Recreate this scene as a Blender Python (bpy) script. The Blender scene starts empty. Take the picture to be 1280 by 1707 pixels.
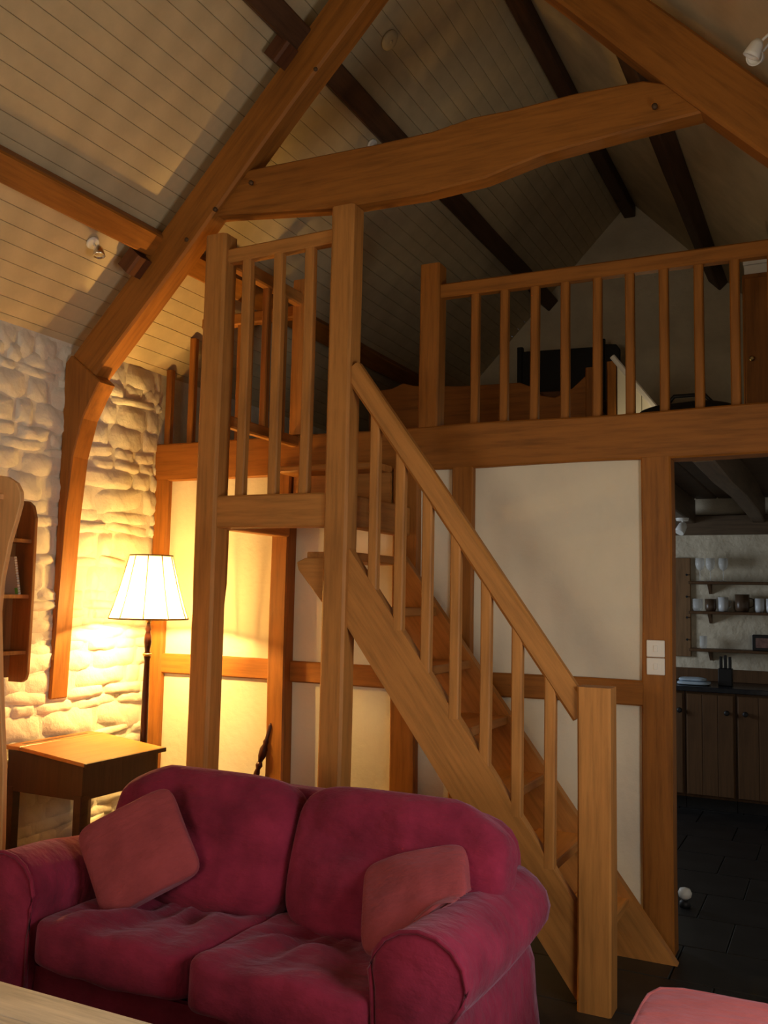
import bpy, bmesh, math, random
from mathutils import Vector, Matrix, noise

random.seed(7)
S = bpy.context.scene
COL = S.collection

# ------------------------------------------------------------------ camera
EYE = Vector((0.0, 0.0, 1.55))
R = Matrix(((0.8981, 0.0219, 0.4392), (0.4392, -0.0905, -0.8938), (0.0202, 0.9957, -0.0909)))
cam = bpy.data.cameras.new('camera')
cam.sensor_fit = 'HORIZONTAL'
cam.sensor_width = 36.0
cam.lens = 1545.8 / 1280.0 * 36.0
cam.clip_start = 0.03
co = bpy.data.objects.new('camera', cam)
COL.objects.link(co)
m4 = R.to_4x4()
m4.translation = EYE
co.matrix_world = m4
S.camera = co

# ------------------------------------------------------------------ view, world, daylight
S.view_settings.view_transform = 'Standard'
S.view_settings.look = 'None'
S.view_settings.gamma = 1.0
S.view_settings.use_curve_mapping = False
S.view_settings.exposure = 0.0

world = bpy.data.worlds.new('world')
S.world = world
world.use_nodes = True
wb = world.node_tree.nodes['Background']
wb.inputs['Color'].default_value = (0.62, 0.78, 1.0, 1)
wb.inputs['Strength'].default_value = 0.35


def area(name, loc, target, sx, sy, power, color):
    l = bpy.data.lights.new(name, 'AREA')
    l.shape = 'RECTANGLE'
    l.size = sx
    l.size_y = sy
    l.energy = power
    l.color = color
    o = bpy.data.objects.new(name, l)
    COL.objects.link(o)
    o.location = loc
    d = Vector(target) - Vector(loc)
    o.rotation_euler = d.to_track_quat('-Z', 'Y').to_euler()
    return o


DAY = (0.80, 0.90, 1.0)
area('daylight_side_window', (0.50, 2.15, 1.35), (-3.0, 2.15, 1.2), 1.0, 1.1, 25.0, (1.0, 0.95, 0.86))
area('daylight_front_window', (-1.7, -2.43, 1.5), (-1.7, 3.0, 1.5), 1.8, 1.3, 50.0, (1.0, 0.83, 0.58))
area('daylight_kitchen_window', (-3.60, 6.6, 1.5), (0.0, 7.4, 1.1), 0.8, 0.9, 30.0, DAY)

# ------------------------------------------------------------------ constants
XL, XR = -3.69, 0.51          # side walls
XC = -1.59                    # ridge line
YF, YD, YT, YG = -2.5, 4.37, 3.63, 8.05   # front wall, partition, truss, gable
ZR = 5.08
SL = 1.05


def zceil(x):
    return ZR - SL * abs(x - XC)


# ------------------------------------------------------------------ materials
MATS = {}


def new_mat(key):
    m = bpy.data.materials.new(key)
    m.use_nodes = True
    nt = m.node_tree
    b = nt.nodes['Principled BSDF']
    MATS[key] = m
    return m, nt, b


def bump(nt, b, src, strength, dist=0.01):
    bp = nt.nodes.new('ShaderNodeBump')
    bp.inputs['Strength'].default_value = strength
    bp.inputs['Distance'].default_value = dist
    nt.links.new(src, bp.inputs['Height'])
    nt.links.new(bp.outputs['Normal'], b.inputs['Normal'])
    return bp


def tex(nt, kind, scale, detail=6, stretch=None, rough=0.55):
    tc = nt.nodes.new('ShaderNodeTexCoord')
    mp = nt.nodes.new('ShaderNodeMapping')
    nt.links.new(tc.outputs['Object'], mp.inputs['Vector'])
    if stretch:
        mp.inputs['Scale'].default_value = stretch
    t = nt.nodes.new(kind)
    t.inputs['Scale'].default_value = scale
    if kind == 'ShaderNodeTexNoise':
        t.inputs['Detail'].default_value = detail
        t.inputs['Roughness'].default_value = rough
    nt.links.new(mp.outputs['Vector'], t.inputs['Vector'])
    return t


def ramp(nt, src, stops):
    r = nt.nodes.new('ShaderNodeValToRGB')
    e = r.color_ramp.elements
    while len(e) < len(stops):
        e.new(0.5)
    for i, (p, c) in enumerate(stops):
        e[i].position = p
        e[i].color = (c[0], c[1], c[2], 1)
    nt.links.new(src, r.inputs['Fac'])
    return r


def wood(key, c, axis='X', rough=0.55, knots=True, contrast=0.35):
    k = key + '_' + axis
    if k in MATS:
        return MATS[k]
    m, nt, b = new_mat(k)
    st = {'X': (0.07, 1, 1), 'Y': (1, 0.07, 1), 'Z': (1, 1, 0.07)}[axis]
    t = tex(nt, 'ShaderNodeTexNoise', 38, 8, st, 0.65)
    lo = tuple(v * (1 - contrast) for v in c)
    hi = tuple(min(1, v * (1 + contrast * 0.6)) for v in c)
    r = ramp(nt, t.outputs['Fac'], [(0.3, lo), (0.52, c), (0.75, hi)])
    st2 = {'X': (0.4, 1, 1), 'Y': (1, 0.4, 1), 'Z': (1, 1, 0.4)}[axis]
    t2 = tex(nt, 'ShaderNodeTexNoise', 3.2, 3, st2)
    r2 = ramp(nt, t2.outputs['Fac'], [(0.28, (0.55, 0.5, 0.45)), (0.5, (1, 1, 1)), (0.8, (1.0, 1.0, 1.0))])
    mx = nt.nodes.new('ShaderNodeMix')
    mx.data_type = 'RGBA'
    mx.blend_type = 'MULTIPLY'
    mx.inputs['Factor'].default_value = 0.7
    nt.links.new(r.outputs['Color'], mx.inputs['A'])
    nt.links.new(r2.outputs['Color'], mx.inputs['B'])
    out = mx.outputs['Result']
    if knots:
        v = tex(nt, 'ShaderNodeTexVoronoi', 2.3, stretch={'X': (0.6, 1, 1), 'Y': (1, 0.6, 1), 'Z': (1, 1, 0.6)}[axis])
        rk = ramp(nt, v.outputs['Distance'], [(0.03, (0.25, 0.2, 0.18)), (0.085, (1, 1, 1)), (1, (1, 1, 1))])
        mk = nt.nodes.new('ShaderNodeMix')
        mk.data_type = 'RGBA'
        mk.blend_type = 'MULTIPLY'
        mk.inputs['Factor'].default_value = 0.85
        nt.links.new(out, mk.inputs['A'])
        nt.links.new(rk.outputs['Color'], mk.inputs['B'])
        out = mk.outputs['Result']
    nt.links.new(out, b.inputs['Base Color'])
    b.inputs['Roughness'].default_value = rough
    b.inputs['Specular IOR Level'].default_value = 0.3
    bump(nt, b, t.outputs['Fac'], 0.25, 0.004)
    return m


def plain(key, c, rough=0.6, nscale=0, var=0.15, bstr=0.0, bdist=0.005, metal=0.0, spec=0.4, bscale=None):
    if key in MATS:
        return MATS[key]
    m, nt, b = new_mat(key)
    b.inputs['Base Color'].default_value = (c[0], c[1], c[2], 1)
    b.inputs['Roughness'].default_value = rough
    b.inputs['Metallic'].default_value = metal
    b.inputs['Specular IOR Level'].default_value = spec
    if nscale:
        t = tex(nt, 'ShaderNodeTexNoise', nscale, 6)
        lo = tuple(v * (1 - var) for v in c)
        hi = tuple(min(1, v * (1 + var)) for v in c)
        r = ramp(nt, t.outputs['Fac'], [(0.3, lo), (0.7, hi)])
        nt.links.new(r.outputs['Color'], b.inputs['Base Color'])
        if bstr:
            tb = t if not bscale else tex(nt, 'ShaderNodeTexNoise', bscale, 6)
            bump(nt, b, tb.outputs['Fac'], bstr, bdist)
    return m


def fabric(key, c, var=0.3):
    m, nt, b = new_mat(key)
    t = tex(nt, 'ShaderNodeTexNoise', 7, 5)
    lo = tuple(v * (1 - var) for v in c)
    hi = tuple(min(1, v * (1 + var)) for v in c)
    r = ramp(nt, t.outputs['Fac'], [(0.3, lo), (0.7, hi)])
    nt.links.new(r.outputs['Color'], b.inputs['Base Color'])
    b.inputs['Roughness'].default_value = 0.95
    b.inputs['Specular IOR Level'].default_value = 0.1
    b.inputs['Sheen Weight'].default_value = 0.22
    b.inputs['Sheen Roughness'].default_value = 0.5
    b.inputs['Sheen Tint'].default_value = (0.9, 0.55, 0.75, 1)
    t2 = tex(nt, 'ShaderNodeTexNoise', 160, 3)
    b1 = bump(nt, b, t2.outputs['Fac'], 0.25, 0.003)
    t3 = tex(nt, 'ShaderNodeTexNoise', 9, 4, (1.0, 2.2, 1.6), 0.5)
    b2 = bump(nt, b, t3.outputs['Fac'], 0.5, 0.03)
    nt.links.new(b1.outputs['Normal'], b2.inputs['Normal'])
    return m


OAK = (0.315, 0.116, 0.019)        # roof and partition timbers
STAIR = (0.46, 0.20, 0.050)      # newer, paler stair timber
DARK = (0.085, 0.045, 0.022)


def oak(axis='X'):
    return wood('oak', OAK, axis)


def soak(axis='X'):
    return wood('stair_oak', STAIR, axis, contrast=0.3)


M_PLASTER = plain('plaster', (0.74, 0.68, 0.55), 0.9, 3, 0.05, 0.35, 0.01, bscale=25)
M_STONE = plain('painted_stone', (0.72, 0.68, 0.60), 0.85, 9, 0.10, 0.75, 0.016, bscale=13)
M_CEIL = plain('painted_boards', (0.54, 0.43, 0.27), 0.75, 5, 0.14, 0.15, 0.004, bscale=40)
M_SLATE = plain('slate', (0.014, 0.013, 0.013), 0.45, 5, 0.45, 0.3, 0.004)
M_GROUT = plain('grout', (0.018, 0.017, 0.016), 0.9)
M_RED = fabric('burgundy_fabric', (0.205, 0.018, 0.046))
M_CUSH = fabric('scatter_fabric', (0.27, 0.050, 0.058), 0.2)
M_PINK = fabric('faded_fabric', (0.42, 0.10, 0.10), 0.18)
M_WHITE = plain('white_plastic', (0.78, 0.76, 0.72), 0.4)
M_BLACK = plain('black_paint', (0.012, 0.011, 0.012), 0.5)
M_METAL = plain('chrome', (0.75, 0.74, 0.72), 0.25, metal=1.0)
M_BRASS = plain('brass', (0.55, 0.40, 0.16), 0.35, metal=1.0)
M_MAHOG = wood('mahogany', (0.055, 0.014, 0.006), 'Z', 0.3, False)


def glass_mat():
    m, nt, b = new_mat('clear_glass')
    b.inputs['Base Color'].default_value = (0.95, 0.97, 0.97, 1)
    b.inputs['Roughness'].default_value = 0.05
    b.inputs['Alpha'].default_value = 0.30
    return m


M_GLASS = glass_mat()


def shade_mat():
    m, nt, b = new_mat('lamp_shade_fabric')
    out = nt.nodes['Material Output']
    d = nt.nodes.new('ShaderNodeBsdfDiffuse')
    t = nt.nodes.new('ShaderNodeBsdfTranslucent')
    d.inputs['Color'].default_value = (0.85, 0.80, 0.66, 1)
    t.inputs['Color'].default_value = (0.97, 0.90, 0.72, 1)
    mx = nt.nodes.new('ShaderNodeMixShader')
    mx.inputs['Fac'].default_value = 0.82
    nt.links.new(d.outputs[0], mx.inputs[1])
    nt.links.new(t.outputs[0], mx.inputs[2])
    tp = nt.nodes.new('ShaderNodeBsdfTransparent')       # open weave lets some light straight through
    tp.inputs['Color'].default_value = (1.0, 0.95, 0.82, 1)
    m2 = nt.nodes.new('ShaderNodeMixShader')
    m2.inputs['Fac'].default_value = 0.32
    nt.links.new(mx.outputs[0], m2.inputs[1])
    nt.links.new(tp.outputs[0], m2.inputs[2])
    nt.links.new(m2.outputs[0], out.inputs['Surface'])
    return m


M_SHADE = shade_mat()


def bulb_mat():
    m, nt, b = new_mat('lit_bulb')
    b.inputs['Emission Color'].default_value = (1.0, 0.72, 0.34, 1)
    b.inputs['Emission Strength'].default_value = 30
    return m


M_BULB = bulb_mat()

# ------------------------------------------------------------------ object helpers
WM = {}


def put(o, parent=None, M=None):
    COL.objects.link(o)
    M = M or Matrix.Identity(4)
    if parent is not None:
        o.parent = parent
        o.matrix_parent_inverse = WM[parent.name].inverted()
    o.matrix_basis = M
    WM[o.name] = M
    return o


def tag(o, label=None, cat=None, group=None, kind=None):
    if label:
        o['label'] = label
    if cat:
        o['category'] = cat
    if group:
        o['group'] = group
    if kind:
        o['kind'] = kind
    return o


def thing(name, loc, label, cat, group=None, kind=None):
    o = bpy.data.objects.new(name, None)
    o.empty_display_size = 0.1
    put(o, None, Matrix.Translation(loc))
    return tag(o, label, cat, group, kind)


def meshobj(name, verts, faces, mat, parent=None, smooth=False, M=None):
    me = bpy.data.meshes.new(name)
    me.from_pydata([tuple(v) for v in verts], [], faces)
    bm = bmesh.new()
    bm.from_mesh(me)
    bmesh.ops.recalc_face_normals(bm, faces=bm.faces)
    bm.to_mesh(me)
    bm.free()
    me.materials.append(mat)
    if smooth:
        for p in me.polygons:
            p.use_smooth = True
    return put(bpy.data.objects.new(name, me), parent, M)


def bmobj(name, bm, mat, parent=None, smooth=False, M=None):
    bmesh.ops.recalc_face_normals(bm, faces=bm.faces)
    me = bpy.data.meshes.new(name)
    bm.to_mesh(me)
    bm.free()
    me.materials.append(mat)
    if smooth:
        for p in me.polygons:
            p.use_smooth = True
    return put(bpy.data.objects.new(name, me), parent, M)


def frame(p0, p1, up):
    x = (Vector(p1) - Vector(p0)).normalized()
    u = Vector(up)
    y = u.cross(x)
    if y.length < 1e-4:
        y = Vector((0, 1, 0)).cross(x)
    y.normalize()
    z = x.cross(y)
    M = Matrix((x, y, z)).transposed().to_4x4()
    M.translation = Vector(p0)
    return M


def beam(name, p0, p1, w, h, mat, parent=None, up=(0, 0, 1), ch=0.008, n=1, wob=0.0, taper=1.0):
    """timber along local X: w across (local Y), h along up (local Z); p0-p1 is its centre line"""
    L = (Vector(p1) - Vector(p0)).length
    M = frame(p0, p1, up)
    vs, fs = [], []
    sd = random.random() * 50
    for i in range(n + 1):
        t = i / n
        x = L * t
        k = 1 + (taper - 1) * t
        a, b = w / 2 * k, h / 2 * k
        oy = noise.noise((x * 0.9, sd, 0)) * wob
        oz = noise.noise((x * 0.9, 0, sd)) * wob
        a *= 1 + noise.noise((x * 1.7, sd, 4)) * wob * 4
        b *= 1 + noise.noise((x * 1.7, sd, 9)) * wob * 4
        for (y, z) in ((-a + ch, -b), (a - ch, -b), (a, -b + ch), (a, b - ch), (a - ch, b), (-a + ch, b), (-a, b - ch), (-a, -b + ch)):
            vs.append((x, y + oy, z + oz))
    for i in range(n):
        for j in range(8):
            k = (j + 1) % 8
            fs.append((i * 8 + j, i * 8 + k, (i + 1) * 8 + k, (i + 1) * 8 + j))
    fs.append(tuple(range(7, -1, -1)))
    fs.append(tuple(range(n * 8, n * 8 + 8)))
    return meshobj(name, vs, fs, mat, parent, False, M)


def box(name, x0, x1, y0, y1, z0, z1, mat, parent=None, bev=0.0):
    cx, cy, cz = (x0 + x1) / 2, (y0 + y1) / 2, (z0 + z1) / 2
    bm = bmesh.new()
    bmesh.ops.create_cube(bm, size=1)
    bmesh.ops.scale(bm, vec=(abs(x1 - x0), abs(y1 - y0), abs(z1 - z0)), verts=bm.verts)
    if bev:
        bmesh.ops.bevel(bm, geom=bm.edges[:], offset=bev, segments=1, affect='EDGES')
    return bmobj(name, bm, mat, parent, False, Matrix.Translation((cx, cy, cz)))


def prism(name, pts, a0, a1, mat, parent=None, plane='XZ', bev=0.0):
    """polygon in a plane, extruded between a0 and a1 on the third axis"""
    def P(u, v, w):
        return {'XZ': (u, w, v), 'YZ': (w, u, v), 'XY': (u, v, w)}[plane]
    us = [p[0] for p in pts]
    vs_ = [p[1] for p in pts]
    c = Vector(P(sum(us) / len(us), sum(vs_) / len(vs_), (a0 + a1) / 2))
    bm = bmesh.new()
    A = [bm.verts.new(Vector(P(u, v, a0)) - c) for u, v in pts]
    B = [bm.verts.new(Vector(P(u, v, a1)) - c) for u, v in pts]
    bm.faces.new(A)
    bm.faces.new(B[::-1])
    n = len(pts)
    for i in range(n):
        j = (i + 1) % n
        bm.faces.new((A[i], A[j], B[j], B[i]))
    bmesh.ops.recalc_face_normals(bm, faces=bm.faces)
    if bev:
        es = [e for e in bm.edges if e.is_manifold and e.calc_face_angle(0) > 0.5]
        bmesh.ops.bevel(bm, geom=es, offset=bev, segments=1, affect='EDGES')
    return bmobj(name, bm, mat, parent, False, Matrix.Translation(c))


def lathe(name, prof, mat, parent=None, M=None, n=20, smooth=True):
    vs, fs = [], []
    for r, z in prof:
        for k in range(n):
            a = 2 * math.pi * k / n
            vs.append((r * math.cos(a), r * math.sin(a), z))
    for i in range(len(prof) - 1):
        for k in range(n):
            l = (k + 1) % n
            fs.append((i * n + k, i * n + l, (i + 1) * n + l, (i + 1) * n + k))
    if prof[0][0] > 1e-4:
        fs.append(tuple(range(n - 1, -1, -1)))
    if prof[-1][0] > 1e-4:
        fs.append(tuple(range((len(prof) - 1) * n, len(prof) * n)))
    o = meshobj(name, vs, fs, mat, parent, smooth, M)
    if smooth:
        for p in o.data.polygons:
            if len(p.vertices) > 4:
                p.use_smooth = False
    return o


def tube(name, pts, r, mat, parent=None, n=8, closed=False):
    """round tube through points"""
    P = [Vector(p) for p in pts]
    c0 = P[0].copy()
    vs, fs = [], []
    N = len(P)
    for i, p in enumerate(P):
        if closed:
            d = P[(i + 1) % N] - P[i - 1]
        else:
            d = P[min(i + 1, N - 1)] - P[max(i - 1, 0)]
        d.normalize()
        u = d.cross(Vector((0, 0, 1)))
        if u.length < 0.05:
            u = d.cross(Vector((1, 0, 0)))
        u.normalize()
        v = d.cross(u)
        for k in range(n):
            a = 2 * math.pi * k / n
            vs.append(p - c0 + u * (r * math.cos(a)) + v * (r * math.sin(a)))
    for i in range(N if closed else N - 1):
        j = (i + 1) % N
        for k in range(n):
            l = (k + 1) % n
            fs.append((i * n + k, i * n + l, j * n + l, j * n + k))
    if not closed:
        fs.append(tuple(range(n)))
        fs.append(tuple(range((N - 1) * n, N * n)))
    return meshobj(name, vs, fs, mat, parent, True, Matrix.Translation(c0))


def cushion(name, size, mat, parent=None, M=None, p=5.0, n=20, crown=0.25, wr=0.012, seed=0, corner=0.0, fn=None):
    """soft cushion: thin axis is local Z"""
    sx, sy, sz = [s / 2 for s in size]
    bm = bmesh.new()
    bmesh.ops.create_cube(bm, size=2)
    bmesh.ops.subdivide_edges(bm, edges=bm.edges[:], cuts=n, use_grid_fill=True)
    for v in bm.verts:
        d = v.co.copy()
        q = (abs(d.x) ** p + abs(d.y) ** p + abs(d.z) ** p) ** (1 / p)
        d /= q
        k = 1 - crown * (0.5 * d.x ** 2 + 0.5 * d.y ** 2) - crown * 0.6 * (d.x * d.y) ** 2
        cz = corner * (d.x * d.y) ** 2
        x, y, z = d.x * sx * (1 + cz), d.y * sy * (1 + cz), d.z * sz * k
        w = noise.noise((x * 6 + seed, y * 6, seed * 1.7)) * wr + noise.noise((x * 14 + seed, y * 5, seed)) * wr * 0.5
        if d.z < 0:
            w = -w
        z += w * (1 - 0.6 * max(abs(d.x), abs(d.y)) ** 4) * abs(d.z)
        v.co = (x, y, z)
        if fn:
            v.co = fn(v.co, d)
    return bmobj(name, bm, mat, parent, True, M)


def rot(ax, deg):
    return Matrix.Rotation(math.radians(deg), 4, ax)


def T(x, y, z):
    return Matrix.Translation((x, y, z))


# ================================================================== SETTING
# floor -------------------------------------------------------------
fl = box('floor', XL, XR, YF, YG, -0.12, -0.012, M_GROUT)
tag(fl, 'dark slate flagstone floor running through to the kitchen', None, None, 'structure')
tile = None
ry = 0
y = 1.6
while y < YG - 0.1:
    dy = 0.42
    x = -2.05 + (0.18 if ry % 2 else 0.0)
    while x < XR - 0.05:
        dx = min(0.46, XR - x)
        x1 = x + dx
        if tile is None or dx < 0.45:
            o = box('flagstone', x + .003, x1 - .003, y + .003, min(y + dy, YG) - .003, -0.012, 0.0, M_SLATE, fl, 0.003)
            if dx > 0.45:
                tile = o
        else:
            o = tile.copy()
            put(o, fl, T((x + x1) / 2, y + dy / 2, -0.006))
        x = x1
    y += dy
    ry += 1
plain_fl = box('paved_border', XL, -2.06, YF, YG, -0.012, 0.0, M_SLATE, fl)
plain_f2 = box('paved_border', -2.05, XR, YF, 1.59, -0.012, 0.0, M_SLATE, fl)


# stone wall (left) -------------------------------------------------
def wall_piece(name, x0, x1, y0, y1, z0, z1, mat, label):
    o = box(name, x0, x1, y0, y1, z0, z1, mat)
    return tag(o, label, None, None, 'structure')


wl = wall_piece('wall_left', XL - 0.35, XL - 0.004, YF, YG, 0, 2.90, M_STONE, 'white painted rubble stone side wall')


def stone_mesh(w, h, pr, seed, nx=7, nz=5):
    """pillow of stone in the plane of the wall: local Y across, Z up, X proud"""
    vs, fs = [], []
    tilt = noise.noise((seed, 1.3, 0)) * 0.13
    for j in range(nz + 1):
        for i in range(nx + 1):
            u, v = i / nx * 2 - 1, j / nz * 2 - 1
            e = max(abs(u) ** 5, abs(v) ** (2.6 if v > 0 else 4.5))
            uu, vv = u, v * (1 - .16 * abs(u) ** 3)
            if e > 0.4:
                uu *= 1 + 0.14 * noise.noise((seed, v * 1.3, 3))
                vv *= 1 + 0.35 * noise.noise((seed, u * 1.3, 7))
            d = pr * (1 - e) * (1 + 0.9 * noise.noise((u * 2.2 + seed, v * 1.6, 1))) - 0.010 * e
            d += pr * 0.5 * v * tilt * 10 * (1 - e)
            vs.append((d, uu * w / 2, vv * h / 2 + uu * w * tilt))
    for j in range(nz):
        for i in range(nx):
            a = j * (nx + 1) + i
            fs.append((a, a + 1, a + nx + 2, a + nx + 1))
    return vs, fs


def stones(y0, y1, individual):
    allv, allf = [], []
    z = 0.03
    c = 0
    while z < 2.86:
        h = random.choice((0.05, 0.06, 0.07, 0.085, 0.10, 0.13))
        h = min(h, 2.90 - z)
        yy = y0 - random.random() * 0.12
        while yy < y1:
            w = random.choice((0.11, 0.15, 0.20, 0.26, 0.32, 0.40)) * random.uniform(.85, 1.15)
            ye = min(yy + w, y1)
            yb = max(yy, y0)
            if ye - yb > 0.03:
                vs, fs = stone_mesh((ye - yb) * 1.02, h * 1.22, random.uniform(0.004, 0.020), c * 3.7 + y0)
                cy, cz = (yb + ye) / 2, z + h / 2 + noise.noise((yy * 1.5, z, 0)) * 0.03
                cz = min(cz, 2.86 - h / 2)
                if individual:
                    meshobj('stone', vs, fs, M_STONE, wl, True, T(XL, cy, cz))
                else:
                    k = len(allv)
                    allv += [(a, b + cy, d + cz) for a, b, d in vs]
                    allf += [tuple(q + k for q in f) for f in fs]
                c += 1
            yy += w
        z += h
    if not individual:
        o = meshobj('more_stones', allv, allf, M_STONE, wl, True, T(XL, 0, 0))
        o['kind'] = 'stuff'
    return c


NST = stones(3.02, YD + 0.02, True)
stones(0.6, 3.02, False)

# right wall with a window, front wall with a window, gable wall -------
wr_ = thing('wall_right', (XR, 2, 0), 'white plaster side wall', None, None, 'structure')
for a in ((YF, 1.6, 0, 2.9), (2.7, YG, 0, 2.9), (1.6, 2.7, 0, 0.75), (1.6, 2.7, 1.95, 2.9)):
    box('wall_panel', XR, XR + 0.3, a[0], a[1], a[2], a[3], M_PLASTER, wr_)
w1 = thing('window_1', (XR + 0.2, 2.15, 0.75), 'side window with white frame', None, None, 'structure')
for (a, b_, c_, d_) in ((1.6, 1.66, .75, 1.95), (2.64, 2.7, .75, 1.95), (1.66, 2.64, .75, .81), (1.66, 2.64, 1.89, 1.95), (2.12, 2.18, .81, 1.89)):
    box('window_frame', XR + 0.16, XR + 0.22, a, b_, c_, d_, M_WHITE, w1)
for a, b_ in ((1.66, 2.12), (2.18, 2.64)):
    box('pane', XR + .185, XR + .191, a, b_, .81, 1.89, M_GLASS, w1)
wf = thing('wall_front', (XC, YF, 0), 'white plaster wall behind the viewer', None, None, 'structure')
for a in ((XL, -2.65, 0, 2.86), (-.75, XR, 0, 2.86), (-2.65, -.75, 0, .8), (-2.65, -.75, 2.2, 2.86)):
    box('wall_panel', a[0], a[1], YF - .3, YF, a[2], a[3], M_PLASTER, wf)
prism('gable_panel', [(XL, 2.86), (XR, 2.86), (XC, ZR + .05)], YF - .3, YF, M_PLASTER, wf)
w2 = thing('window_2', (-1.7, YF, .8), 'wide front window with white frame', None, None, 'structure')
for (a, b_, c_, d_) in ((-2.65, -2.58, .8, 2.2), (-.82, -.75, .8, 2.2), (-2.58, -.82, .8, .87), (-2.58, -.82, 2.13, 2.2), (-1.73, -1.67, .87, 2.13)):
    box('window_frame', a, b_, YF - .16, YF - .1, c_, d_, M_WHITE, w2)
for a, b_ in ((-2.58, -1.73), (-1.67, -.82)):
    box('pane', a, b_, YF - .135, YF - .128, .87, 2.13, M_GLASS, w2)
wg = prism('wall_far', [(XL, 0), (XR, 0), (XR, 2.86), (XC, ZR + .06), (XL, 2.86)], YG, YG + .3, plain('gable_paint', (0.66, 0.58, 0.44), 0.85, 4, 0.10, 0.9, 0.03, bscale=7))
tag(wg, 'far gable wall, white painted stone in the kitchen and the loft', None, None, 'structure')

# ceiling -----------------------------------------------------------
ce = thing('ceiling', (XC, 2.7, ZR), 'sloping painted board ceiling', None, None, 'structure')
nrm = Vector((-SL, 0, 1)).normalized()


def slope_pt(s, side):      # s metres down the slope from the ridge
    d = Vector((side * 1, 0, -SL)).normalized()
    return Vector((XC, 0, ZR)) + d * s


SLEN = math.hypot(2.1, 2.1 * SL) + 0.05
NB = 36
bw = SLEN / NB
proto = None
for i in range(NB):
    p = slope_pt((i + 0.5) * bw, -1)
    up = Vector((-SL, 0, 1)).normalized()
    q = p + up * 0.012
    o = beam('board', (q.x, YF, q.z), (q.x, YG, q.z), bw - 0.0016, 0.02, M_CEIL, ce, up=up, ch=0.002)
up = Vector((-SL, 0, 1)).normalized()
p = slope_pt(SLEN / 2, -1) + up * 0.05
beam('ceiling_backing', (p.x, YF, p.z), (p.x, YG, p.z), SLEN + .1, 0.05, M_CEIL, ce, up=up)
up = Vector((SL, 0, 1)).normalized()
p = slope_pt(SLEN / 2, 1) + up * 0.03
beam('ceiling_panel', (p.x, YF, p.z), (p.x, YG, p.z), SLEN + .1, 0.06, M_CEIL, ce, up=up)

# partition wall ----------------------------------------------------
wp = thing('wall_back', (XC, YD, 0), 'timber framed partition with cream plaster panels', None, None, 'structure')
YP = YD + 0.035


def stud(x0, x1, z0, z1, y0=YD, y1=YD + 0.12):
    return beam('stud', ((x0 + x1) / 2, (y0 + y1) / 2, z0), ((x0 + x1) / 2, (y0 + y1) / 2, z1), x1 - x0, y1 - y0, oak(), wp, up=(0, 1, 0), n=6, wob=0.012)


stud(XL + .0, -3.585, 0, 2.22)
stud(-2.815, -2.705, 0, 2.22, YD - .05, YD + .1)
stud(-2.09, -1.945, 0, 2.22, YD - .01, YD + .11)
stud(-1.765, -1.65, 0, 2.22)
stud(-.82, -.685, 0, 2.22)
for a, b_ in ((-3.585, -2.815), (-2.705, -2.09), (-1.945, -1.765), (-1.65, -.82)):
    box('plaster_panel', a - .01, b_ + .01, YP, YP + .06, 0.0, 1.08, M_PLASTER, wp)
    box('plaster_panel', a - .01, b_ + .01, YP, YP + .06, 1.18, 2.23, M_PLASTER, wp)
    beam('mid_rail', (a - .005, YD + .055, 1.132), (b_ + .005, YD + .055, 1.132), .1, .115, oak(), wp, n=6, wob=.008)
beam('loft_beam', (XL, YD + .07, 2.328), (XR, YD + .07, 2.328), .14, .225, oak(), wp, n=26, wob=0.014)

# kitchen ceiling / loft floor ---------------------------------------
M_BOARD = wood('floor_board', (0.10, 0.055, 0.028), 'Y', 0.6)
lf = thing('floor_loft', (XC, 6.2, 2.34), 'board floor of the loft over the kitchen', None, None, 'structure')
nx = 24
fw = (XR - XL) / nx
for i in range(nx):
    x = XL + (i + .5) * fw
    beam('floor_plank', (x, YD + .145, 2.425), (x, YG, 2.425), fw - .003, .025, M_BOARD, lf)
for x in (-3.2, -2.7, -2.2, -1.65, -1.10, -.56, -.02, .4):
    beam('joist', (x, YD + .145, 2.31), (x, YG - .09, 2.31), .10, .20, wood('old_joist', (0.13, 0.085, 0.05), 'X'), lf, n=8, wob=.015)
beam('wall_plate', (XL, YG - .045, 2.19), (XR, YG - .045, 2.19), .09, .16, wood('old_joist', (0.13, 0.085, 0.05), 'X'), lf)

# ================================================================== ROOF TIMBERS
tr = thing('roof_truss', (XC, YT, 2.6), 'heavy oak roof truss with wavy collar and curved wall foot beside the loft', 'truss')
uvec = Vector((1, 0, SL)).normalized()
nin = Vector((SL, 0, -1)).normalized()
RD, RT = 0.205, 0.125      # rafter depth and thickness
for sgn in (-1, 1):
    # outer edge of the blade about 7 cm under the ceiling
    d = Vector((-sgn * 1, 0, SL)).normalized()
    inw = Vector((-sgn * SL, 0, -1)).normalized()
    foot_x = XL if sgn < 0 else XR
    base = Vector((foot_x, YT + RT / 2, 2.77)) + inw * (RD / 2)
    L = 2.98
    e = base + d * L
    s = base - d * (0.06 if sgn < 0 else 0.1)
    beam('principal_rafter', s, e, RT, RD, oak(), tr, up=-inw, ch=0.012, n=18, wob=0.014)
# collar
top = [(-2.78, 3.60), (-2.6, 3.645), (-2.3, 3.64), (-1.885, 3.633), (-1.6, 3.635), (-1.4, 3.66), (-1.223, 3.655), (-.95, 3.665), (-.67, 3.655), (-.52, 3.60)]
bot = [(-.44, 3.47), (-.75, 3.452), (-1.089, 3.425), (-1.35, 3.37), (-1.639, 3.352), (-2.066, 3.362), (-2.4, 3.40), (-2.72, 3.437), (-2.9, 3.45)]
prism('collar', top + bot, YT + .03, YT + .13, oak(), tr, bev=0.008)
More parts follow.
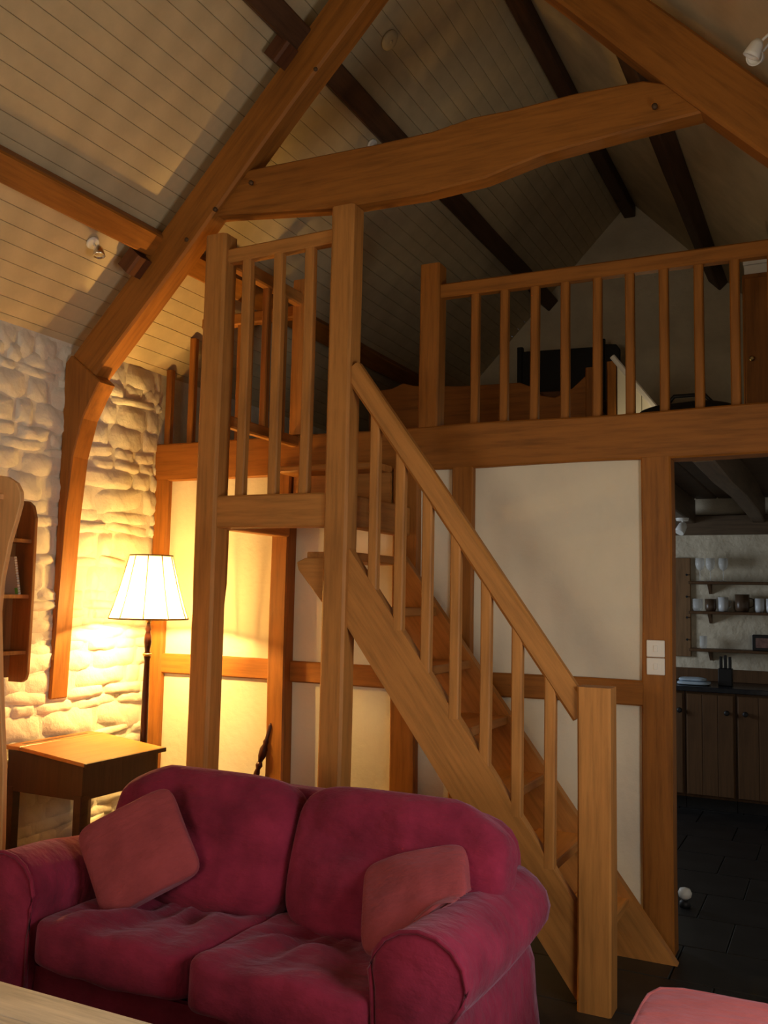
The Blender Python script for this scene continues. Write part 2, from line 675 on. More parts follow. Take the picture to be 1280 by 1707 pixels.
# curved wall foot (left and right)
prof = [(XL, .985), (XL + .02, .985), (XL + .035, 1.5), (XL + .055, 1.95), (XL + .085, 2.25), (XL + .14, 2.45), (XL + .215, 2.585), (XL + .25, 2.64), (XL + .04, 2.80), (XL, 2.76)]
prism('wall_post', prof, YT - .02, YT + .10, oak('Z'), tr, bev=0.006)
prism('wall_post', [(XL + XR - a, b_) for a, b_ in prof], YT - .02, YT + .10, oak('Z'), tr, bev=0.006)
for (x, z) in ((-2.93, 3.33), (-2.76, 3.46), (-2.55, 3.56), (-.62, 3.52), (-2.2, 4.06)):
    lathe('peg', [(0.012, -.012), (0.012, .0), (0.004, .004)], wood('dark_peg', DARK, 'Z'), tr, T(x, YT, z) @ rot('X', 90), n=8)
for px, pz in ((-3.255, 3.205), (-2.40, 4.13)):
    dd = Vector((1, 0, SL)).normalized()
    a = Vector((px, YT - .03, pz))
    beam('purlin_cleat', a - dd * .01, a + dd * .10, .12, .10, wood('dark_oak', (0.10, 0.035, 0.014), 'X'), tr, up=Vector((-SL, 0, 1)).normalized(), ch=.012)


def purlin(name, x, w, h, label, mat, drop):
    z = zceil(x)
    side = -1 if x < XC else 1
    up = Vector((side * SL, 0, 1)).normalized()
    if abs(x - XC) < .01:
        up = Vector((0, 0, 1))
    c = Vector((x, 0, z)) - up * drop
    o = beam(name, (c.x, YF + .01, c.z), (c.x, YG - .005, c.z), w, h, mat, None, up=up, ch=.008, n=24, wob=.012)
    return tag(o, label, 'roof beam', 'beams under the sloping ceiling')


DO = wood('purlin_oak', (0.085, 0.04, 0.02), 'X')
purlin('purlin', -3.20, .125, .10, 'lower purlin on the lamp side, running above the stone wall', oak(), .05)
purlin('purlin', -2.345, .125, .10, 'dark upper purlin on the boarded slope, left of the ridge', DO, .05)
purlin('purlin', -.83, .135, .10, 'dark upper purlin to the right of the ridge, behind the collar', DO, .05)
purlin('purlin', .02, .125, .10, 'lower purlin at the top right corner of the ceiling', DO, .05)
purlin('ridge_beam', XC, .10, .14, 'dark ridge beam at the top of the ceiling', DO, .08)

# ================================================================== STAIRCASE
st = thing('staircase', (-1.6, 3.9, 0), 'open-tread oak staircase with landing, square posts and plain balusters', 'staircase')
PY0, PY1 = YT, YT + .115


def vpost(name, x0, x1, y0, y1, z0, z1, mat, parent, wob=.006, ch=.008):
    cx, cy = (x0 + x1) / 2, (y0 + y1) / 2
    return beam(name, (cx, cy, z0), (cx, cy, z1), x1 - x0, y1 - y0, mat, parent, up=(0, 1, 0), n=10, wob=wob, ch=ch)


vpost('post', -2.815, -2.69, PY0, PY1, 0, 3.33, soak(), st, ch=.014)
vpost('post', -2.09, -1.972, PY0, PY1, 0, 3.355, soak(), st, ch=.012)
vpost('newel_post', -.93, -.80, PY0, PY1, 0, 1.215, soak(), st)
# stringers
sl = -1.34


def ztop(x):
    return 1.76 + sl * (x + 1.97)


def stringer(y0, y1, xa, xb, dz=0.0):
    v = .352
    pts = [(xa, ztop(xa) + dz), (xb, ztop(xb) + dz)]
    pts += [(xb, max(0, ztop(xb) - v + dz))]
    x0 = -1.97 + (1.76 + dz - v) / (-sl)     # where the underside reaches the floor
    pts = [(xa, ztop(xa) + dz), (xb, max(0.0, ztop(xb) + dz))]
    if ztop(xb) + dz - v < 0:
        if ztop(xb) + dz > 0:
            pts.append((xb, 0.0))
        pts.append((x0, 0.0))
    else:
        pts.append((xb, ztop(xb) - v + dz))
    pts.append((xa, ztop(xa) - v + dz))
    L = math.hypot(1, sl)
    # local frame with X along the slope so that the grain follows the board
    M = Matrix(((1 / L, 0, -sl / L), (0, 1, 0), (sl / L, 0, 1 / L))).to_4x4()
    o0 = Vector((xa, y0, ztop(xa)))
    M.translation = o0
    Mi = M.inverted()
    vs = [Mi @ Vector((x, y0, z)) for x, z in pts] + [Mi @ Vector((x, y1, z)) for x, z in pts]
    n = len(pts)
    fs = [tuple(range(n)), tuple(range(2 * n - 1, n - 1, -1))]
    fs += [(i, (i + 1) % n, n + (i + 1) % n, n + i) for i in range(n)]
    o = meshobj('stringer', vs, fs, soak(), st, False, M)
    return o


stringer(YT + .035, YT + .085, -2.0, -.90)
stringer(YD - .10, YD - .05, -1.985, -.657, -.02)
# stub of the front stringer past the post
prism('stringer_end', [(-2.09, 1.50), (-2.09, 1.72), (-2.20, 1.72), (-2.245, 1.70), (-2.235, 1.665)], YT + .035, YT + .085, soak(), st, bev=.004)
for k in range(1, 8):
    z = .25 * k
    xc = -.975 - .187 * (k - 1)
    beam('tread', (xc, YT + .07, z - .02), (xc, YD - .07, z - .02), .225, .04, soak(), st, ch=.005)
# landing
beam('landing_beam', (-2.70, YT + .06, 1.94), (-2.08, YT + .06, 1.94), .09, .155, soak(), st, n=6, wob=.008)
beam('landing_beam', (-2.735, PY1 - .01, 1.94), (-2.735, YD - .06, 1.94), .09, .15, soak(), st)
beam('landing_beam', (-2.03, PY1 - .01, 1.94), (-2.03, YD - .02, 1.94), .085, .15, soak(), st)
for i in range(5):
    x = -2.685 + .122 * (i + .5)
    beam('landing_board', (x, YT + .10, 2.0), (x, YD - .005, 2.0), .119, .028, soak(), st, ch=.003)
beam('step', (-2.69, YD - .11, 2.215), (-2.10, YD - .11, 2.215), .20, .035, soak(), st)
beam('step_riser', (-2.69, YD - .02, 2.11), (-2.10, YD - .02, 2.11), .025, .19, soak(), st)
# handrail and balusters of the flight
hr = beam('handrail', (-1.985, YT + .055, 2.585), (-.915, YT + .055, 1.105), .06, .092, soak(), st, n=16, wob=.008, ch=.012)


def zrail(x):
    return 2.585 + (x + 1.985) * (1.105 - 2.585) / (1.985 - .915)


for x in (-1.857, -1.727, -1.595, -1.46, -1.325, -1.187, -1.05):
    beam('baluster', (x, YT + .055, ztop(x) - .03), (x, YT + .055, zrail(x) - .03), .046, .04, soak(), st, up=(0, 1, 0), n=4, wob=.004, ch=.006)
# landing guard, front
beam('guard_rail', (-2.70, YT + .06, 3.222), (-2.08, YT + .06, 3.232), .06, .07, soak(), st, n=4, wob=.006)
for x in (-2.585, -2.40, -2.228):
    beam('baluster', (x, YT + .06, 2.0), (x, YT + .06, 3.20), .05, .042, soak(), st, up=(0, 1, 0), n=4, wob=.005, ch=.006)
# landing guard, side
vpost('newel_post', -2.75, -2.65, YD, YD + .10, 2.44, 3.33, soak(), st)
beam('guard_rail', (-2.715, PY1 - .01, 3.215), (-2.715, YD + .01, 3.215), .055, .075, soak(), st)
beam('guard_rail', (-2.715, PY1 - .01, 2.40), (-2.715, YD + .01, 2.40), .05, .06, soak(), st)
for y in (3.90, 4.06, 4.22):
    beam('baluster', (-2.715, y, 2.42), (-2.715, y, 3.19), .04, .04, soak(), st, up=(0, 1, 0), ch=.006)
# shaped board on the back of the far post
prism('brace', [(PY1 - .005, 2.0), (PY1 + .105, 2.0), (PY1 + .10, 1.6), (PY1 + .075, 1.42), (PY1 + .04, 1.36), (PY1 - .005, 1.34)], -2.80, -2.755, oak('Z'), st, plane='YZ', bev=.006)

# ================================================================== LOFT RAILING
lr = thing('loft_railing', (-1.0, YD + .05, 2.44), 'oak balustrade along the loft edge above the kitchen opening', 'railing')
vpost('newel_post', -1.965, -1.855, YD + .005, YD + .11, 2.435, 3.31, oak(), lr)
beam('top_rail', (-1.86, YD + .055, 3.162), (XR, YD + .055, 3.158), .06, .075, oak(), lr, n=12, wob=.006)
xb = -1.665
while xb < XR - .06:
    beam('baluster', (xb, YD + .055, 2.435), (xb, YD + .055, 3.14), .043, .04, oak(), lr, up=(0, 1, 0), n=4, wob=.005, ch=.006)
    xb += .158
ll = thing('corner_railing', (-3.3, YD + .05, 2.44), 'short railing of uprights under the eaves behind the lamp', 'railing')
for x in (-3.645, -3.475, -3.30, -3.13, -2.96):
    zt = min(zceil(x) - .02, 3.19)
    beam('baluster', (x, YD + .055, 2.435), (x, YD + .055, zt), .043, .04, oak(), ll, up=(0, 1, 0), ch=.006)
beam('top_rail', (-3.40, YD + .055, 3.16), (-2.757, YD + .055, 3.16), .06, .07, oak(), ll)

# ================================================================== SOFA
so = thing('sofa', (-1.78, 2.8, 0), 'burgundy two-seat fabric sofa with rolled arms in front of the staircase', 'sofa')
SX0, SX1 = -2.44, -1.16        # between the arms
SYF, SYB = 2.36, 3.20
ACX, AR = 0.135, 0.135


def arm_profile(s):
    """outline across the arm, inner side at u=0, outward positive"""
    pts = [(0.0, 0.02), (0.0, .22), (0.0, .40)]
    for k in range(13):
        a = math.radians(200 - k * 22)
        pts.append((.128 + .142 * math.cos(a), .535 + .125 * math.sin(a)))
    pts += [(.215, .36), (.222, .25), (.24, .12), (.262, .02)]
    return pts


def sofa_arm(side):
    xin = SX0 if side < 0 else SX1
    prof = arm_profile(1)
    n = len(prof)
    ys = [SYF - .012, SYF, SYF + .02] + [SYF + .02 + (i + 1) * (SYB - .06 - SYF - .02) / 14 for i in range(14)]
    vs, fs = [], []
    c = (.12, .42)
    for i, y in enumerate(ys):
        k = {0: .90, 1: .985}.get(i, 1.0)
        t = (y - SYF) / (SYB - SYF)
        for (u, z) in prof:
            if i < 2:
                if z > .3:
                    u, z = c[0] + (u - c[0]) * k, c[1] + (z - c[1]) * k
                else:
                    u = .12 + (u - .12) * k
            sag = -.022 * math.sin(math.pi * min(1, max(0, t))) if z > .35 else 0
            w = noise.noise((u * 5 + side, y * 4, z * 5)) * .012
            flare = .03 * (1 - z / .3) * (.5 + .5 * math.sin(y * 17)) if (z < .3 and u > .15) else 0
            vs.append((xin + side * (u + w + flare), y + (w if i > 2 else 0), z + sag + w))
    m = len(ys)
    for i in range(m - 1):
        for j in range(n - 1):
            fs.append((i * n + j, i * n + j + 1, (i + 1) * n + j + 1, (i + 1) * n + j))
        fs.append((i * n + n - 1, i * n, (i + 1) * n, (i + 1) * n + n - 1))
    fs.append(tuple(range(n)))
    fs.append(tuple(range((m - 1) * n, m * n)))
    o = meshobj('arm', vs, fs, M_RED, so, True)
    pp = [(xin + side * (u * 1.0), SYF - .004, z) for u, z in prof[1:-1]]
    tube('piping', pp, .007, M_RED, o, 6)
    return o


sofa_arm(-1)
sofa_arm(1)
box('base', SX0 - .01, SX1 + .01, SYF + .045, SYB - .05, .06, .29, M_RED, so, .015)
# front valance
vs, fs = [], []
nn = 40
for i in range(nn + 1):
    x = SX0 + (SX1 - SX0) * i / nn
    for j, z in enumerate((.03, .12, .22, .30)):
        vs.append((x, SYF + .035 - .02 * (1 - z / .3) + .006 * noise.noise((x * 9, z * 4, 2)), z))
for i in range(nn):
    for j in range(3):
        a = i * 4 + j
        fs.append((a, a + 4, a + 5, a + 1))
k = len(vs)
vs += [(v[0], v[1] + .02, v[2]) for v in vs]
fs += [tuple(q + k for q in f[::-1]) for f in fs]
meshobj('valance', vs, fs, M_RED, so, True)


# back frame with rolled top
def back_fn(co, d):
    return co


Mb = T((SX0 + SX1) / 2, 3.10, .44) @ rot('X', 84)
cushion('back', (1.60, .76, .18), M_RED, so, Mb, p=7, n=16, crown=.08, wr=.008, seed=11)


def seat_fn(seed):
    def f(co, d):
        if d.z > 0:
            ang = math.atan2(co.y - .25, co.x)
            r = math.hypot(co.x, co.y - .25)
            wgt = min(1, r * 3) * max(0, 1 - abs(d.x) ** 4)
            co.z += .012 * math.sin(ang * 13 + seed + 2 * noise.noise((co.x * 3, co.y * 3, seed))) * wgt * d.z
            co.z -= .03 * math.exp(-((co.x) ** 2 + (co.y - .05) ** 2) / .05) * d.z
        return co
    return f


mid = -1.79
for i, (a, b_, dz) in enumerate(((SX0 + .005, mid - .004, .0), (mid + .004, SX1 - .005, .005))):
    Ms = T((a + b_) / 2, SYF + .32 + (-.0 if i == 0 else -.03), .375 + dz) @ rot('Z', 1.5 if i else -1.0) @ rot('X', -3)
    cushion('seat_cushion', (b_ - a, .70, .185), M_RED, so, Ms, p=8, n=30, crown=.13, wr=.024, seed=3 + i * 7, fn=seat_fn(i * 2.1))
for i, (a, b_) in enumerate(((-2.565, mid + .038), (mid + .042, -.96))):
    def bf(co, d, i=i):
        # top outer corner rounded over the arm, soft belly
        if d.z > 0:
            co.z += .035 * math.exp(-((co.x) ** 2 / .06 + (co.y + .12) ** 2 / .02))
            co.z -= .018 * math.exp(-((co.y - .02 + .2 * co.x) ** 2) / .0012) * max(0, 1 - d.x ** 2)
        outer = -co.x if i == 0 else co.x
        if co.y > 0.1 and outer > .2:
            co.y -= (outer - .2) * .35 * (co.y - .1) / .15
        if co.y < -.02 and outer > .22:     # cut in above the arm
            co.x *= 1 - .30 * min(1, (-.02 - co.y) / .1) * (outer - .22) / .18
        return co
    Mc = T((a + b_) / 2, 2.925, .632) @ rot('Z', 0) @ rot('X', 72)
    cushion('back_cushion', (b_ - a, .50, .23), M_RED, so, Mc, p=5, n=26, crown=.22, wr=.026, seed=21 + i * 5, fn=bf)

# scatter cushions
Mq = T(-2.255, 2.67, .632) @ rot('Z', 22) @ rot('X', 64) @ rot('Z', 30)
c1 = cushion('scatter_cushion', (.355, .335, .125), M_CUSH, None, Mq, p=7, n=22, crown=.55, wr=.012, seed=41, corner=.05)
tag(c1, 'square red scatter cushion tilted on a corner against the left sofa arm', 'cushion', 'scatter cushions on the sofa')
qx = Vector((.932, .219, .288)).normalized()
qy = Vector((-.351, .738, .576))
qy = (qy - qx * qy.dot(qx)).normalized()
Mq = Matrix((qx, qy, qx.cross(qy))).transposed().to_4x4()
Mq.translation = Vector((-1.30, 2.585, .472)) + qx * .165 + qy * .155 + qx.cross(qy) * .012


def off_arm(co, d):
    w = Mq @ co
    cx, cz = SX1 + .128, .535
    dx, dz = w.x - cx, w.z - cz
    rr = math.hypot(dx / .142, dz / .125)
    if rr < 1.0:
        xi = cx - .142 * math.sqrt(max(0, 1 - (dz / .125) ** 2))
        zi = cz + .125 * math.sqrt(max(0, 1 - (dx / .142) ** 2))
        if w.x < cx and zi - w.z < w.x - xi:
            w.z = zi
        else:
            w.x = xi
    if w.x > SX1 - .008 and w.z < .5:
        w.x = SX1 - .008
    return Mq.inverted() @ w


c2 = cushion('scatter_cushion', (.34, .32, .12), M_CUSH, None, Mq, p=7, n=22, crown=.55, wr=.012, seed=47, corner=.05, fn=off_arm)
tag(c2, 'faded red scatter cushion propped in the right corner of the sofa', 'cushion', 'scatter cushions on the sofa')

# footstool, bottom right
fs_ = thing('footstool', (-.2, 2.6, 0), 'faded pink upholstered footstool with piped edge at the bottom right', 'footstool')
Mq = T(-.16, 2.555, .36)
cushion('top_cushion', (.74, .76, .18), M_PINK, fs_, Mq, p=9, n=18, crown=.10, wr=.006, seed=60)
box('base', -.50, .18, 2.21, 2.90, .09, .30, M_PINK, fs_, .015)
pp = []
for k in range(48):
    a = 2 * math.pi * k / 48
    cx, sx = math.cos(a), math.sin(a)
    q = (abs(cx) ** 9 + abs(sx) ** 9) ** (1 / 9)
    pp.append((-.16 + .36 * cx / q, 2.555 + .37 * sx / q, .425))
tube('piping', pp, .008, M_PINK, fs_, 6, True)
for x, y in ((-.46, 2.25), (.14, 2.25), (-.46, 2.86), (.14, 2.86)):
    lathe('leg', [(.018, 0), (.026, .1)], M_MAHOG, fs_, T(x, y, 0), n=12)

# coffee table, bottom left
ct = thing('coffee_table', (-1.8, 1.55, 0), 'pale scrubbed wooden table top at the bottom left, before the sofa', 'table')
M_PALE = wood('scrubbed_pine', (0.74, 0.66, 0.56), 'X', .6)
for i in range(5):
    y0 = 1.23 + i * .15
    beam('top_plank', (-2.55, y0 + .075, .437), (-1.15, y0 + .075, .437), .149, .028, M_PALE, ct, ch=.003)
for x, y in ((-2.47, 1.31), (-1.23, 1.31), (-2.47, 1.9), (-1.23, 1.9)):
    beam('leg', (x, y, 0), (x, y, .424), .06, .06, M_PALE, ct, up=(0, 1, 0))
for y in (1.31, 1.9):
    beam('apron', (-2.44, y, .38), (-1.26, y, .38), .022, .085, M_PALE, ct)
for x in (-2.47, -1.23):
    beam('apron', (x, 1.34, .38), (x, 1.87, .38), .022, .085, M_PALE, ct)

# ================================================================== DESK AND LAMP
dk = thing('school_desk', (-3.4, 3.6, 0), 'old school desk with honey lid and dark wooden legs against the stone wall', 'desk')
M_LID = wood('desk_lid', (0.40, 0.165, 0.04), 'Y', .35, False, .2)
M_DK = wood('desk_dark', (0.052, 0.023, 0.012), 'Z', .4, False)
DX0, DX1, DY0, DY1 = -3.655, -3.165, 3.335, 3.865
prism('lid', [(DX0 + .10, .777), (DX1 + .025, .737), (DX1 + .025, .755), (DX0 + .10, .795)], DY0 - .02, DY1 + .02, M_LID, dk, bev=.004)
prism('lid_edge', [(DX1 + .0255, .735), (DX1 + .035, .734), (DX1 + .035, .754), (DX1 + .0255, .755)], DY0 - .02, DY1 + .02, M_DK, dk)
pl = prism('pen_ledge', [(DX0, .777), (DX0 + .099, .777), (DX0 + .099, .796), (DX0, .796)], DY0 - .02, DY1 + .02, M_LID, dk, bev=.003)
box('pen_groove', DX0 + .04, DX0 + .06, DY0 + .05, DY1 - .05, .794, .7965, M_DK, pl)
sp = [(DX0 + .01, .58), (DX1, .58), (DX1, .739), (DX0 + .10, .777), (DX0 + .01, .777)]
prism('side_panel', sp, DY0, DY0 + .018, M_DK, dk)
prism('side_panel', sp, DY1 - .018, DY1, M_DK, dk)
box('front_panel', DX1 - .018, DX1 - .001, DY0 + .018, DY1 - .018, .58, .737, M_DK, dk)
box('back_panel', DX0 + .011, DX0 + .028, DY0 + .018, DY1 - .018, .58, .776, M_DK, dk)
box('bottom_panel', DX0 + .02, DX1 - .01, DY0 + .01, DY1 - .01, .585, .60, M_DK, dk)
for x in (DX0 + .03, DX1 - .022):
    for y in (DY0 + .02, DY1 - .02):
        beam('leg', (x, y, 0), (x, y, .60), .05, .05, M_DK, dk, up=(0, 1, 0), ch=.004)
for y in (DY0 + .02, DY1 - .02):
    beam('foot_rail', (DX0 + .03, y, .12), (DX1 - .022, y, .12), .03, .05, M_DK, dk)

LX, LY = -3.365, 3.985
fp = thing('floor_lamp', (LX, LY, 0), 'lit floor lamp with cream panelled shade and dark turned wooden stem', 'lamp')
ML = T(LX, LY, 0)
lathe('base', [(.145, 0), (.145, .02), (.13, .03), (.10, .04), (.05, .055), (.028, .075), (.022, .10)], M_MAHOG, fp, ML, 28)
lathe('stem', [(.020, .09), (.022, .3), (.020, .7), (.0185, 1.0), (.015, 1.18), (.019, 1.20), (.022, 1.215), (.014, 1.23), (.016, 1.25), (.021, 1.28), (.020, 1.31), (.012, 1.335), (.017, 1.35), (.011, 1.37), (.010, 1.385)], M_MAHOG, fp, ML, 16)
lathe('stem_ring', [(.0235, 1.205), (.0245, 1.213), (.0235, 1.22)], M_BRASS, fp, ML, 16)
lathe('bulb_holder', [(.014, 1.385), (.018, 1.395), (.018, 1.425)], M_BRASS, fp, ML, 14)
bl = lathe('bulb', [(.012, 1.425), (.018, 1.445), (.030, 1.475), (.032, 1.50), (.022, 1.525), (.001, 1.537)], M_BULB, fp, ML, 16)
# panelled shade, thin shell
NP_, SUB = 10, 5
vs, fs = [], []
nring = NP_ * SUB
zs = [1.408 + (1.745 - 1.408) * i / 8 for i in range(9)]
SHR0, SHR1 = .212, .115
for i, z in enumerate(zs):
    t = i / 8
    r = SHR0 + (SHR1 - SHR0) * (t ** 0.85)
    for k in range(nring):
        u = (k % SUB) / SUB
        sc = 1 - .045 * math.sin(math.pi * u)
        a = 2 * math.pi * (k + 2) / nring
        zz = z - (.012 * (1 - abs(2 * u - 1)) * 0 if i else .006 * math.sin(math.pi * u))
        vs.append((r * sc * math.cos(a), r * sc * math.sin(a), zz))
for i in range(8):
    for k in range(nring):
        l = (k + 1) % nring
        fs.append((i * nring + k, i * nring + l, (i + 1) * nring + l, (i + 1) * nring + k))
sh = meshobj('shade', vs, fs, M_SHADE, fp, True, ML)
M_TRIM = plain('shade_trim', (0.30, 0.22, 0.12), .8)
for kk in range(NP_):
    a = 2 * math.pi * (kk * SUB + 2) / nring
    tube('seam', [(LX + (SHR0 + (SHR1 - SHR0) * (t ** .85) + .0015) * math.cos(a), LY + (SHR0 + (SHR1 - SHR0) * (t ** .85) + .0015) * math.sin(a), 1.408 + .337 * t) for t in (0, .25, .5, .75, 1)], .003, M_TRIM, sh, 5)
for r, z in ((SHR0 * .985, 1.406), (SHR1 * .985, 1.746)):
    tube('rim', [(LX + r * math.cos(2 * math.pi * k / 40), LY + r * math.sin(2 * math.pi * k / 40), z) for k in range(40)], .005, M_TRIM, sh, 6, True)
for a in (0, 2.1, 4.2):
    tube('spoke', [(LX + .012 * math.cos(a), LY + .012 * math.sin(a), 1.735), (LX + SHR1 * .97 * math.cos(a), LY + SHR1 * .97 * math.sin(a), 1.745)], .0025, M_BRASS, sh, 5)
tube('harp', [(LX, LY, 1.415), (LX + .045, LY, 1.455), (LX + .045, LY, 1.66), (LX, LY, 1.736), (LX - .045, LY, 1.66), (LX - .045, LY, 1.455), (LX, LY, 1.415)], .0025, M_BRASS, fp, 5)
pt = bpy.data.lights.new('lamp_light', 'POINT')
pt.energy = 690
pt.color = (1.0, 0.59, 0.165)
pt.shadow_soft_size = .035
po = bpy.data.objects.new('lamp_light', pt)
put(po, fp, T(LX, LY, 1.48))

# ================================================================== LEFT WALL: SHELF AND PINE UNIT
ws = thing('wall_shelf', (XL + .07, 3.1, 1.1), 'brown wooden wall shelf with rounded side hung on the stone wall', 'shelf')
M_SH = wood('shelf_wood', (0.27, 0.115, 0.035), 'Z', .5)
WX = XL + .022


def rounded_side(y0, y1):
    pts = [(WX, 1.10), (WX + .09, 1.10), (WX + .115, 1.115), (WX + .125, 1.15), (WX + .128, 1.5), (WX + .125, 1.90), (WX + .105, 1.96), (WX + .07, 1.985), (WX, 1.99)]
    prism('side_panel', pts, y0, y1, M_SH, ws, bev=.003)


rounded_side(3.325, 3.345)
rounded_side(2.93, 2.95)
for z in (1.245, 1.515, 1.785):
    box('shelf_board', WX, WX + .11, 2.95, 3.325, z - .009, z + .009, M_SH, ws)
box('back_panel', WX - .004, WX + .004, 2.95, 3.325, 1.12, 1.97, M_SH, ws)
nb = thing('spiral_notebook', (WX + .06, 3.25, 1.524), 'spiral bound notebook leaning on the brown wall shelf', 'notebook')
Mn = T(WX + .055, 3.275, 1.525) @ rot('X', 12)
def mbox(name, sx, sy, sz, mat, parent, M):
    bm = bmesh.new()
    bmesh.ops.create_cube(bm, size=1)
    bmesh.ops.scale(bm, vec=(sx, sy, sz), verts=bm.verts)
    bmesh.ops.translate(bm, vec=(0, 0, sz / 2), verts=bm.verts)
    return bmobj(name, bm, mat, parent, False, M)
mbox('cover', .095, .014, .185, plain('grey_card', (.45, .46, .45), .6), nb, Mn)
mbox('cover_patch', .02, .0155, .03, plain('green_card', (.15, .5, .12), .6), nb, Mn @ T(.036, 0, .004))
for k in range(14):
    z = .012 + k * .0125
    pts = [Mn @ Vector((.047 + .007 * math.cos(a), .009 * math.sin(a), z)) for a in [2 * math.pi * q / 8 for q in range(8)]]
    tube('wire_ring', pts, .0016, M_METAL, nb, 4, True)

pu = thing('pine_bookcase', (-3.4, 2.6, 0), 'pale knotty pine bookcase side with curved outline at the left edge', 'bookcase')
M_PINE = wood('pine', (0.80, 0.43, 0.18), 'Z', .5, True, .18)
side = [(XL + .03, 0), (-3.16, 0), (-3.165, .5), (-3.18, .8), (-3.235, 1.2), (-3.262, 1.45), (-3.252, 1.6), (-3.222, 1.75), (-3.188, 1.85), (-3.168, 1.92), (-3.172, 1.97), (-3.20, 2.01), (-3.26, 2.04), (-3.33, 2.05), (XL + .03, 2.06)]
prism('side_panel', side, 2.885, 2.91, M_PINE, pu, bev=.004)
prism('side_panel', side, 2.20, 2.225, M_PINE, pu, bev=.004)
for z in (.12, .5, .85, 1.2, 1.55, 1.95):
    box('shelf_board', XL + .045, -3.27, 2.225, 2.885, z - .011, z + .011, M_PINE, pu)
box('back_panel', XL + .03, XL + .044, 2.225, 2.885, .1, 2.0, M_PINE, pu)

# ================================================================== SMALL THINGS IN THE ROOM
sw = thing('light_switch', (-.755, YD - .004, 1.22), 'white double light switch plates on the oak post by the kitchen opening', 'light switch')
for z0, z1 in ((1.222, 1.298), (1.302, 1.378)):
    pl_ = box('plate', -.795, -.715, YD - .016, YD - .003, z0, z1, M_WHITE, sw, .003)
    box('rocker', -.764, -.746, YD - .020, YD - .0155, (z0 + z1) / 2 - .014, (z0 + z1) / 2 + .014, M_WHITE, pl_, .001)
th = thing('thermometer', (-2.842, YP - .004, 1.28), 'small grey upright thermometer on the plaster beside the post', 'thermometer')
box('back_plate', -2.853, -2.831, YP - .012, YP, 1.285, 1.385, plain('grey_plate', (.25, .24, .22), .5), th, .003)
box('tube', -2.844, -2.840, YP - .015, YP - .0115, 1.295, 1.375, M_METAL, th)
# turned stick leaning on the partition
sk = thing('turned_stick', (-3.0, YD - .1, 0), 'dark turned wooden stick leaning against the partition post', 'stick')
a, b_ = Vector((-2.985, YD - .13, .012)), Vector((-2.775, YP - .085, .86))
Mk = (b_ - a).to_track_quat('Z', 'Y').to_matrix().to_4x4()
Mk.translation = a
LS = (b_ - a).length
lathe('shaft', [(.010, 0), (.014, .1), (.015, .5), (.017, .60), (.012, .62), (.020, .64), (.012, .66)], M_MAHOG, sk, Mk, 12)
lathe('handle', [(.012, .66), (.021, .69), (.022, .73), (.012, .755), (.016, .77), (.010, .785), (.012, LS - .02), (.004, LS)], M_MAHOG, sk, Mk, 12)


def spotlight(loc, aim, label, n=1, arm=.06, bar=None, group='ceiling spotlights', mat=None):
    t = thing('spotlight', loc, label, 'spotlight', group)
    L = Vector(loc)
    side = -1 if L.x < XC else 1
    upv = Vector((side * SL, 0, 1)).normalized()
    Mu = upv.to_track_quat('Z', 'Y').to_matrix().to_4x4()
    Mu.translation = L
    lathe('ceiling_rose', [(.03, -.014), (.034, -.004), (.034, 0)], M_WHITE, t, Mu, 16)
    for k in range(n):
        off = Vector((0, (k - (n - 1) / 2) * .075, 0))
        q0 = L - upv * .012 + off * .4
        q1 = L - upv * arm + off
        tube('arm', [q0, q1], .005, M_WHITE, t, 6)
        A = Vector(aim[k]).normalized()
        Mh = A.to_track_quat('Z', 'Y').to_matrix().to_4x4()
        Mh.translation = q1 - A * .02
        h = lathe('head', [(.012, 0), (.022, .015), (.028, .045), (.030, .058), (.026, .058), (.024, .05)], mat or M_WHITE, t, Mh, 16)
        lathe('lens', [(.0235, .047), (.001, .049)], M_METAL, h, Mh, 14)
    return t


def on_ceiling(x, y):
    return (x, y, zceil(x) - .002)


spotlight(on_ceiling(-3.305, 3.37), [(.25, -.1, -1)], 'small spotlight on the boarded slope left of the truss', mat=M_METAL)
spotlight(on_ceiling(-.128, 3.3), [(-.6, .2, -1), (-.3, -.9, -.4)], 'pair of small white spotlights beside the right-hand rafter', 2, .12)
spotlight(on_ceiling(-2.42, 4.66), [(.4, .2, -1)], 'tiny spotlight by the dark upper purlin above the collar')
sd_ = thing('smoke_alarm', on_ceiling(-2.11, 4.24), 'round cream smoke alarm on the ceiling above the collar', 'smoke alarm')
upv = Vector((-SL, 0, 1)).normalized()
Mu = (-upv).to_track_quat('Z', 'Y').to_matrix().to_4x4()
Mu.translation = Vector(on_ceiling(-2.11, 4.24))
lathe('body', [(.055, 0), (.055, .008), (.046, .016), (.03, .019), (.001, .02)], M_CEIL, sd_, Mu, 24)
lathe('test_button', [(.010, .018), (.009, .022), (.001, .023)], M_CEIL, sd_, Mu, 12)

